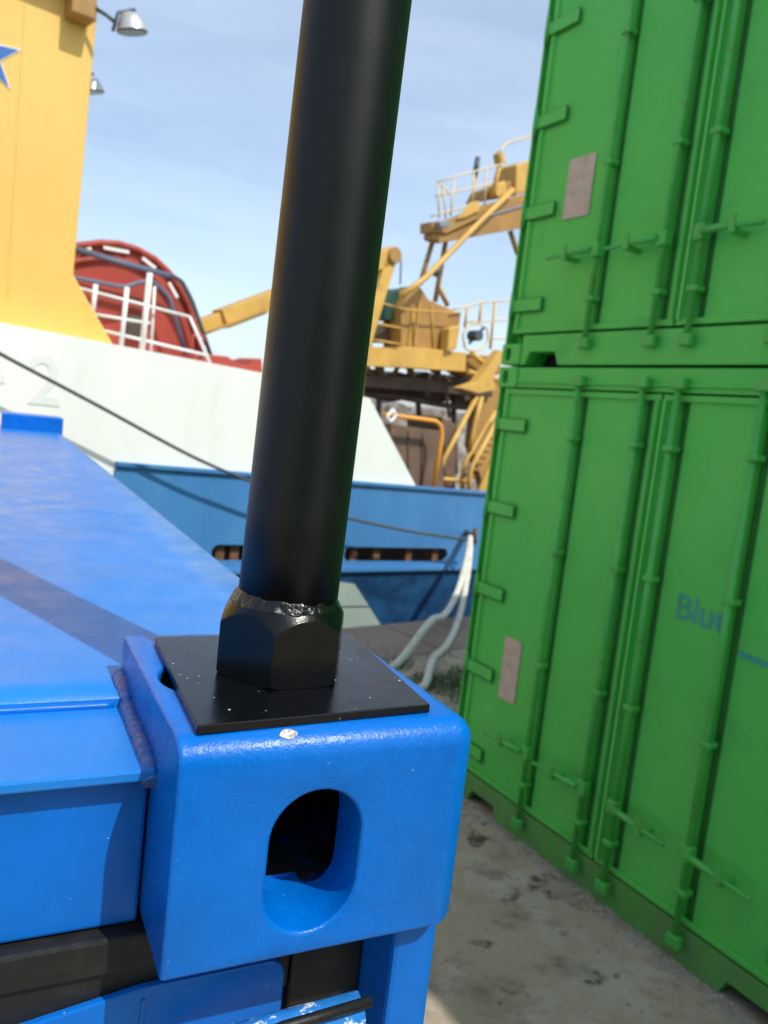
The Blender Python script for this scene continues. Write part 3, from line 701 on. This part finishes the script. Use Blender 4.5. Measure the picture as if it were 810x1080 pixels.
# red cable reel behind the rail
cv = 1.5
o_ = ship.px(120, 380, cv)
reel_w = ship.loc + ship.ex*o_.x + ship.ey*cv
rfr = Frame((reel_w.x, reel_w.y, 2.4), SH_ROT)
reel = empty('cable_reel', rfr.loc, SH_ROT)
tag(reel, 'large dark red round cable reel behind the white guard rail on the ship', 'cable reel')
arc = [(40, 275), (60, 264), (80, 259), (105, 256), (125, 257), (145, 263), (163, 273), (178, 287), (190, 304), (199, 322), (206, 345), (212, 372), (214, 400), (40, 400)]
mb = MB(); mb.prism([(lambda p: (p.x, p.z))(rfr.px(x, y, 0)) for x, y in arc], 0, .9); mb.build('reel_drum', m_red, reel)
inner = [(x+(110-x)*.13, y+(380-y)*.13) for x, y in arc[:-2]]
rim_o = [rfr.px(x, y, -.03) for x, y in arc[:-2]]
mb = MB(); mb.tube(rim_o, .035, 10); mb.build('reel_rim', m_red, reel)
rim_i = [rfr.px(x, y, -.03) for x, y in inner]; mb = MB(); mb.tube(rim_i, .028, 10); mb.build('inner_rim', m_red, reel)
for a_, b_ in (((109, 261), (136, 266)), ((150, 272), (164, 283)), ((96, 262), (88, 265)), ((178, 298), (187, 314))): each('rim_slot', m_white2, reel, [lambda q: q.bar(rfr.px(*a_, -.05), rfr.px(*b_, -.05), .035, .02)])
stube([[(60, 258), (80, 262), (182, 291), (192, 297), (203, 318), (228, 392)]], 2.6, -.25, m_pipe2, 'hoop_pipe', reel, rfr)
stube([[(80, 264), (178, 291)]], 2.6, -.32, m_pipe, 'hoop_cover', reel, rfr)
stube([[(60, 290), (80, 293), (130, 303), (150, 297), (162, 297), (178, 312), (196, 372)]], 2.4, -.27, m_pipe, 'inner_hoop', reel, rfr)
mb = MB(); c_ = rfr.px(140, 345, -.02); mb.box(c_.x-.12, c_.x+.12, -.15, -.005, c_.z-.1, c_.z+.12); mb.build('reel_bearing', m_dkbrown, reel, bevel=.02)
# red deck gear right of the reel
gf0 = ship.px(235, 392, .8)
gear_w = ship.loc+ship.ex*gf0.x+ship.ey*.8
gfr2 = Frame((gear_w.x, gear_w.y, 2.3), SH_ROT)
gear = empty('windlass', gfr2.loc, SH_ROT); tag(gear, 'low red windlass with a small loop handle at the edge of the white deck', 'windlass')
mb = MB(); mb.prism([(lambda p: (p.x, p.z))(gfr2.px(x, y, 0)) for x, y in ((198, 376), (222, 374), (240, 376), (252, 383), (262, 386), (268, 380), (276, 378), (278, 400), (198, 392))], 0, .5); mb.build('windlass_body', m_red, gear, bevel=.01)
stube([[(203, 378), (203, 353), (215, 354), (213, 378)]], 1.6, -.05, m_red, 'loop_handle', gear, gfr2)

# floodlights on the deckhouse
def floodlight(x, y, v, s, label, yaw):
    P_ = ship.px(x, y, v); wpos = ship.loc+ship.ex*P_.x+ship.ey*P_.y+Vector((0, 0, P_.z))
    t = empty('floodlight', wpos, SH_ROT); tag(t, label, 'floodlight', 'floodlights on the yellow deckhouse')
    mb = MB()      # bowl-shaped housing tilted down
    mb.lathe([(.03*s, .16*s), (.10*s, .13*s), (.15*s, .03*s), (.165*s, -.02*s), (.17*s, -.03*s)], seg=20)
    h = mb.build('housing', m_lampgrey, t); h.rotation_euler = (R(4), R(yaw), 0)
    mb = MB(); mb.lathe([(.16*s, -.045*s), (.16*s, -.0305*s)], seg=20); gl_ = mb.build('glass', m_glass, t); gl_.rotation_euler = h.rotation_euler
    mb = MB(); mb.tube([(-.17*s, .02*s, 0), (-.26*s, .05*s, .05*s), (-.36*s, .12*s, .10*s)], .022*s, 8); mb.tube([(-.2*s, 0, -.1*s), (-.16*s, 0, .1*s), (.02*s, 0, .2*s)], .018*s, 8)
    mb.build('bracket', m_pipe2, t)
    mb = MB(); mb.box(-.62*s, -.37*s, .05*s, .3*s, -.05*s, .28*s); mb.build('mount', m_ochre, t, bevel=.02*s)
    return t
floodlight(139, 30, .05, .82, 'white bowl floodlight hanging under the overhang at the top of the yellow deckhouse', -14)
floodlight(96, 94, .5, .7, 'smaller white floodlight half hidden on the side of the yellow deckhouse, below the other one', -14)

# ------------------------------------------------------------------ knuckle boom crane (boom passes behind the black pole)
kv = 2.6
kb = ship.px(405, 400, kv); kw = ship.loc+ship.ex*kb.x+ship.ey*kv
kfr = Frame((kw.x, kw.y, .3), SH_ROT)
kc = empty('boom_crane', kfr.loc, SH_ROT); tag(kc, 'yellow boom crane, its long straight arm slanting down behind the black pole', 'crane')
def kp(x, y, v=0): p = kfr.px(x, y, v); return Vector((p.x, p.y, p.z))
mb = MB(); mm = kfr.mpp(300, 320)
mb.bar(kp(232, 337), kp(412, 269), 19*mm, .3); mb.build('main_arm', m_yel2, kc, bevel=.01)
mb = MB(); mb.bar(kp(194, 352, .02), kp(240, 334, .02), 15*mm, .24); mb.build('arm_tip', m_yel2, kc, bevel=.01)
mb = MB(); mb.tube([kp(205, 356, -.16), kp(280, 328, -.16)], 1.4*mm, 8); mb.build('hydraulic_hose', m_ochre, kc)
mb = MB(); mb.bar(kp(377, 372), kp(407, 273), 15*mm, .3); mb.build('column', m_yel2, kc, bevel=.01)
mb = MB(); p_ = kp(409, 270); mb.tube([p_+Vector((0, -.2, 0)), p_+Vector((0, .2, 0))], 9*mm, 16); mb.build('pivot', m_ochre, kc, bevel=.01)
mb = MB(); mb.tube([kp(414, 266), kp(420, 268), kp(423, 276), kp(422, 300)], 1.0*mm, 8); mb.build('hose', m_pipe, kc)
mb = MB(); a_ = kp(374, 372); mb.box(a_.x-.14, a_.x+.14, -.14, .14, .0, a_.z); mb.build('pedestal', m_ochre, kc)

# ------------------------------------------------------------------ big yellow deck crane with gantry
cvv = 3.6
cb = ship.px(470, 380, cvv); cw_ = ship.loc+ship.ex*cb.x+ship.ey*cvv
cfr = Frame((cw_.x, cw_.y, .3), SH_ROT)
cr_ = empty('deck_crane', cfr.loc, SH_ROT)
tag(cr_, 'ochre yellow deck crane with machine house, gantry, railings and stairs beside the green containers', 'crane')
def P2(pts, v): return [(lambda p: (p.x, p.z))(cfr.px(x, y, v)) for x, y in pts]
def cprism(pts, v0, v1, m, name, bevel=.01, parent=None):
    mb = MB(); mb.prism(P2(pts, v0), v0, v1); return mb.build(name, m, parent or cr_, bevel=bevel)
def ctube(pts, rpx, v, m, name, parent=None): return stube(pts, rpx, v, m, name, parent or cr_, cfr)
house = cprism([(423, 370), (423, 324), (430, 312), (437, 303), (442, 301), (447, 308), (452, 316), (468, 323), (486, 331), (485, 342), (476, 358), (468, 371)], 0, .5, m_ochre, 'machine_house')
mb = MB(); p_ = cfr.px(440, 340, -.02); mb.box(p_.x-.01, p_.x+.02, -.03, -.002, p_.z-.4, p_.z+.35)
mb.build('rib', m_yel2, house); mb = MB(); p_ = cfr.px(433, 345, -.02); mb.box(p_.x-.01, p_.x+.01, -.03, -.002, p_.z-.35, p_.z+.35); mb.build('rib', m_yel2, house)
cprism([(474, 346), (486, 343), (482, 368), (472, 371)], -.25, -.02, m_yel2, 'side_tank', .03)
cprism([(406, 318), (412, 306), (420, 304), (423, 312), (422, 338), (406, 338)], .2, .8, m_dgreen, 'engine', .03)
cprism([(395, 340), (422, 342), (422, 362), (394, 360)], .3, .9, m_dkbrown, 'engine_bed', .02)
cprism([(386, 366), (436, 366), (492, 372), (491, 392), (430, 388), (385, 386)], -.15, .6, m_yel2, 'platform_beam')
cprism([(492, 373), (529, 376), (528, 395), (500, 398), (491, 393)], -.05, .5, m_ochre, 'turntable', .03)
ctube([[(396, 318), (430, 327), (486, 330)], [(394, 341), (423, 346)], [(391, 358), (422, 363)]], 1.1, -.2, m_yel2, 'side_rail')
ctube([[(397, 316), (391, 366)]], 1.3, -.2, m_yel2, 'side_rail_post')
ctube([[(478, 326), (491, 324), (506, 319), (545, 316)], [(491, 340), (545, 337)], [(515, 357), (535, 357)]], 1.0, -.1, m_cream, 'rear_rail')
for a_, b_ in (((493, 324), (490, 345)), ((522, 318), (517, 368)), ((508, 319), (505, 342))): ctube([[a_, b_]], 1.4, -.1, m_yel2, 'rear_rail_post')
ctube([[(490, 366), (488, 352), (494, 343), (505, 341), (514, 346), (515, 360), (508, 369), (496, 371), (490, 366)]], 1.1, -.12, m_cream, 'cable_hoop')
mb = MB(); p_ = cfr.px(502, 354, 0); mb.tube([p_+Vector((0, -.1, 0)), p_+Vector((0, .15, 0))], .10, 14); mb.tube([cfr.px(495, 362, .05), cfr.px(510, 346, .05)], .03, 8); mb.build('winch_motor', m_pipe2, cr_)
cprism([(384, 388), (400, 390), (408, 396), (420, 392), (436, 396), (450, 392), (470, 398), (490, 395), (520, 402), (522, 424), (500, 430), (480, 420), (460, 427), (440, 419), (415, 424), (384, 416)], .8, 1.2, m_dkbrown, 'lower_frame')
cprism([(384, 420), (404, 428), (420, 424), (440, 433), (470, 431), (500, 440), (530, 436), (530, 530), (384, 530)], 2.2, 3.2, m_greyclutter, 'winch_house')
# under-deck lattice
cprism([(384, 396), (440, 398), (520, 410), (519, 419), (440, 412), (383, 408)], .2, .6, m_dkbrown, 'lower_beam')
for a_, b_, r_ in (((400, 386), (402, 400), 5), ((432, 388), (436, 402), 4), ((462, 390), (464, 410), 3), ((468, 395), (474, 440), 2), ((455, 390), (488, 412), 2.2), ((490, 392), (476, 410), 3), ((385, 386), (396, 400), 3), ((420, 387), (412, 400), 2.5)):
    ctube([[a_, b_]], r_, .3, m_brown, 'lattice_member')
ctube([[(384, 415), (420, 418), (470, 428), (515, 432)]], 3.5, .5, m_dkbrown, 'cross_member')
ctube([[(400, 410), (398, 470)], [(478, 415), (480, 500)], [(440, 410), (442, 440)]], 3, .6, m_dkbrown, 'support_leg')
# stairs
ctube([[(503, 418), (466, 488), (462, 516)], [(523, 434), (489, 490), (488, 518)], [(508, 418), (500, 450), (495, 475)]], 2.6, -.4, m_yel2, 'stair_stringer')
ctube([[(532, 430), (496, 495), (494, 522)]], 2.6, -.7, m_yel2, 'stair_stringer')
for i in range(9):
    t = i/8; x = 521-30*t; y = 446+54*t
    ctube([[(x, y), (x+9, y+3)]], 1.8, -.5, m_ochre, 'stair_tread')
ctube([[(458, 505), (492, 507)]], 2.5, -.45, m_yel2, 'stair_landing')
cprism([(528, 369), (533, 372), (520, 398), (524, 411), (505, 415), (485, 409), (503, 403)], -.5, -.3, m_yel2, 'bracket_plate')
cprism([(531, 475), (520, 482), (505, 518), (531, 522)], -.8, -.75, m_yel2, 'stair_guard')
ctube([[(414, 432), (418, 438), (412, 445), (408, 440), (414, 432)]], 1.6, -1.0, m_white2, 'pipe_elbow')
# brown door house with orange pipe frame
cprism([(412, 447), (466, 455), (470, 530), (412, 530)], -.6, .6, m_brown, 'cabin')
cprism([(466, 440), (482, 448), (480, 530), (471, 530)], -.3, .7, m_brown, 'cabin_side')
ctube([[(405, 437), (459, 444), (465, 449), (466, 460), (456, 522)]], 2.6, -.9, m_orange, 'pipe_frame')
ctube([[(431, 455), (430, 522)], [(446, 457), (444, 522)]], .8, -.62, m_dkbrown, 'door_edge')
cprism([(505, 405), (531, 400), (531, 520), (512, 520), (497, 470)], .3, .5, m_ochre, 'stair_house')
ctube([[(436, 330), (437, 366)], [(455, 322), (457, 368)]], .8, -.02, m_yel2, 'house_rib')
ctube([[(497, 372), (520, 392)], [(493, 392), (530, 402)]], 3, -.2, m_yel2, 'deck_brace')
# gantry
cprism([(455, 234), (462, 233), (479, 231), (496, 224), (508, 218), (560, 203), (560, 214), (508, 229), (472, 246), (455, 245)], -.25, .05, m_ochre, 'gantry_deck')
cprism([(456, 246), (472, 247), (508, 231), (560, 216), (560, 239), (520, 246), (466, 256), (456, 252)], -.2, .03, m_ochre, 'gantry_girder')
ctube([[(457, 252), (443, 300)], [(470, 255), (459, 318)], [(462, 302), (472, 322)], [(538, 244), (546, 268)]], 2.7, .1, m_ochre, 'gantry_leg')
ctube([[(541, 200), (500, 240), (449, 293), (423, 312)]], 3.0, -.35, m_yel2, 'boom_stay')
ctube([[(464, 280), (459, 291)]], 2.6, -.36, m_pipe2, 'stay_clamp')
ctube([[(461, 192), (495, 182), (530, 173)], [(459, 207), (500, 198), (520, 192)], [(454, 228), (475, 222), (500, 216)], [(461, 192), (476, 205), (479, 200)]], 1.0, -.2, m_cream, 'gantry_rail')
for a_, b_ in (((468, 196), (470, 232)), ((479, 190), (475, 228)), ((513, 178), (511, 216)), ((462, 193), (463, 230)), ((500, 181), (498, 218))): ctube([[a_, b_]], 1.0, -.2, m_cream, 'gantry_rail_post')
ctube([[(503, 184), (497, 213)]], 1.2, -.1, m_yel2, 'lamp_post')
ctube([[(504, 166), (501, 184)]], 2.8, -.1, m_pipe2, 'lamp_head')
ctube([[(530, 163), (519, 206)]], 2.6, -.15, m_yel2, 'jib_stub')
cprism([(526, 162), (530, 158), (534, 172), (528, 174)], -.2, -.05, m_yel2, 'jib_cap')
cprism([(545, 174), (551, 171), (560, 169), (560, 202), (544, 205)], .0, .5, m_yel2, 'tank', .03)
cprism([(510, 212), (516, 200), (540, 190), (545, 206)], .1, .6, m_ochre, 'winch_frame', .02)
cprism([(522, 196), (533, 190), (535, 204), (524, 208)], -.1, .09, m_yel2, 'winch_drum', .02)
cprism([(482, 231), (497, 213), (506, 212), (506, 222), (492, 229)], -.3, -.26, m_yel2, 'corner_plate')
ctube([[(528, 172), (528, 158), (534, 151), (565, 142)]], 1.1, -.2, m_cream, 'hoop_rail')
cprism([(463, 234), (471, 231), (477, 236), (474, 240), (465, 240)], -.45, -.3, m_steel, 'work_lamp', .02)

# ------------------------------------------------------------------ ropes
def rope(pts, r, m, name, label, seg=10, res=10, closed=False):
    P_ = [Vector(p) for p in pts]; out = []
    for i in range(len(P_)-1):
        p0 = P_[max(i-1, 0)]; p1 = P_[i]; p2 = P_[i+1]; p3 = P_[min(i+2, len(P_)-1)]
        for k in range(res):
            t = k/res; out.append(.5*((2*p1)+(-p0+p2)*t+(2*p0-5*p1+4*p2-p3)*t*t+(-p0+3*p1-3*p2+p3)*t**3))
    out.append(P_[-1]); mb = MB(); mb.tube(out, r, seg); o = mb.build(name, m); tag(o, label, 'rope'); return o
def shw(x, y, v): P_ = ship.px(x, y, v); return ship.loc+ship.ex*P_.x+ship.ey*P_.y+Vector((0, 0, P_.z))
rope([shw(x, y, -.3) for x, y in ((-200, 262), (-90, 322), (0, 373), (100, 426), (200, 480), (262, 507), (330, 534), (370, 547), (430, 560), (470, 566), (503, 571))], .0165, m_rope_d, 'mooring_rope',
     'long dark rope sagging across the white side of the ship')
def mixrope(pts, kend):
    return pts
def seg_pts(pxs, vs): return [shw(x, y, v) for (x, y), v in zip(pxs, vs)]
g1 = ground_at(418, 701, .03); g2 = ground_at(447, 724, .03)
A_ = shw(496, 566, -.32)
def along(px_list, end):   # points interpolated in depth between the ship side and the end on the ground
    n = len(px_list); out = [A_]
    for i, (x, y) in enumerate(px_list):
        t = (i+1)/(n+1)
        d_ = ray(x, y); y0 = A_.y*(1-t)+end.y*t; Q_ = cam_loc + d_*(y0/d_.y)
        if Q_.z < .03: Q_ = ground_at(x, y, .03)
        out.append(Q_)
    out.append(end); return out
rope(along([(492, 590), (482, 625), (469, 648), (457, 653), (447, 664)], g1)+[g1+Vector((-.25, -.5, -.005)), g1+Vector((-.5, -1.1, -.005))], .037, m_rope, 'mooring_rope', 'pale thick rope from the ship to the quay, the left one with a kink')
rope(along([(495, 590), (489, 630), (481, 660), (470, 682), (458, 693), (453, 706)], g2)+[g2+Vector((-.2, -.4, -.005)), g2+Vector((-.3, -1.0, -.005))], .037, m_rope, 'mooring_rope', 'pale thick rope from the ship, the right one nearer the green container')
mb = MB(); P_ = A_; mb.tube([P_+Vector((-.02, .28, 0)), P_+Vector((.02, -.03, .0))], .05, 14); mb.tube([P_+Vector((.05, -.02, .12)), P_+Vector((.05, -.02, -.1))], .03, 10)
fl = mb.build('fairlead', m_dkbrown); tag(fl, 'small rusty fairlead on the blue bulwark where the ropes meet', 'fairlead')

# ------------------------------------------------------------------ grass and gravel
mb = MB(); ga = ground_at(470, 716)
for i in range(5200):
    a_ = random.gauss(0, .50); b_ = random.gauss(0, .32)
    p = Vector((ga.x+.15+a_, ga.y+b_-.1, 0))
    if noise.noise(p*2.5) < -.12: continue
    h = random.uniform(.02, .075); an = random.uniform(0, 6.28); wv = Vector((math.cos(an), math.sin(an), 0))*random.uniform(.002, .005); ln = Vector((random.uniform(-.03, .03), random.uniform(-.03, .03), h))
    mb.bm.faces.new([mb.bm.verts.new(p-wv), mb.bm.verts.new(p+wv), mb.bm.verts.new(p+ln)])
gr = mb.build('grass', m_grass); tag(gr, 'short green grass growing on the quay beside the green container', 'grass', kind='stuff')
mb = MB()
def pebble(p, r):
    m_ = bmesh.ops.create_icosphere(mb.bm, subdivisions=1, radius=r)
    sc_ = Vector((random.uniform(.7, 1.3), random.uniform(.7, 1.3), random.uniform(.4, .8)))
    for v in m_['verts']: v.co = Vector((v.co.x*sc_.x, v.co.y*sc_.y, v.co.z*sc_.z))*random.uniform(.85, 1.15) + p
for i in range(1500):
    x = random.uniform(455, 830); y = random.uniform(690, 1100) if random.random() < .75 else random.uniform(690, 760)
    p = ground_at(x, y)
    if p.y > 8: continue
    q = gfr.local(p)
    if q.y > -.03 and 0 < q.x < 2.6: continue
    if noise.noise(p*1.6+Vector((3, 1, 0))) < -.05 and random.random() < .8: continue
    pebble(p+Vector((0, 0, .001)), random.choice((.003, .004, .005, .007, .011)))
for i in range(900):                            # grit swept against the container's foot
    u_ = random.uniform(.0, 2.4); p = gfr.loc+gfr.ex*u_-gfr.ey*abs(random.gauss(.01, .05)); pebble(Vector((p.x, p.y, .002)), random.choice((.004, .006, .008, .012)))
for i in range(500):
    p = ground_at(random.gauss(487, 14), random.gauss(722, 12)); pebble(p, random.uniform(.006, .02))
gv = mb.build('gravel', m_stone); tag(gv, 'loose gravel and grit scattered on the ground beside the containers', 'gravel', kind='stuff')
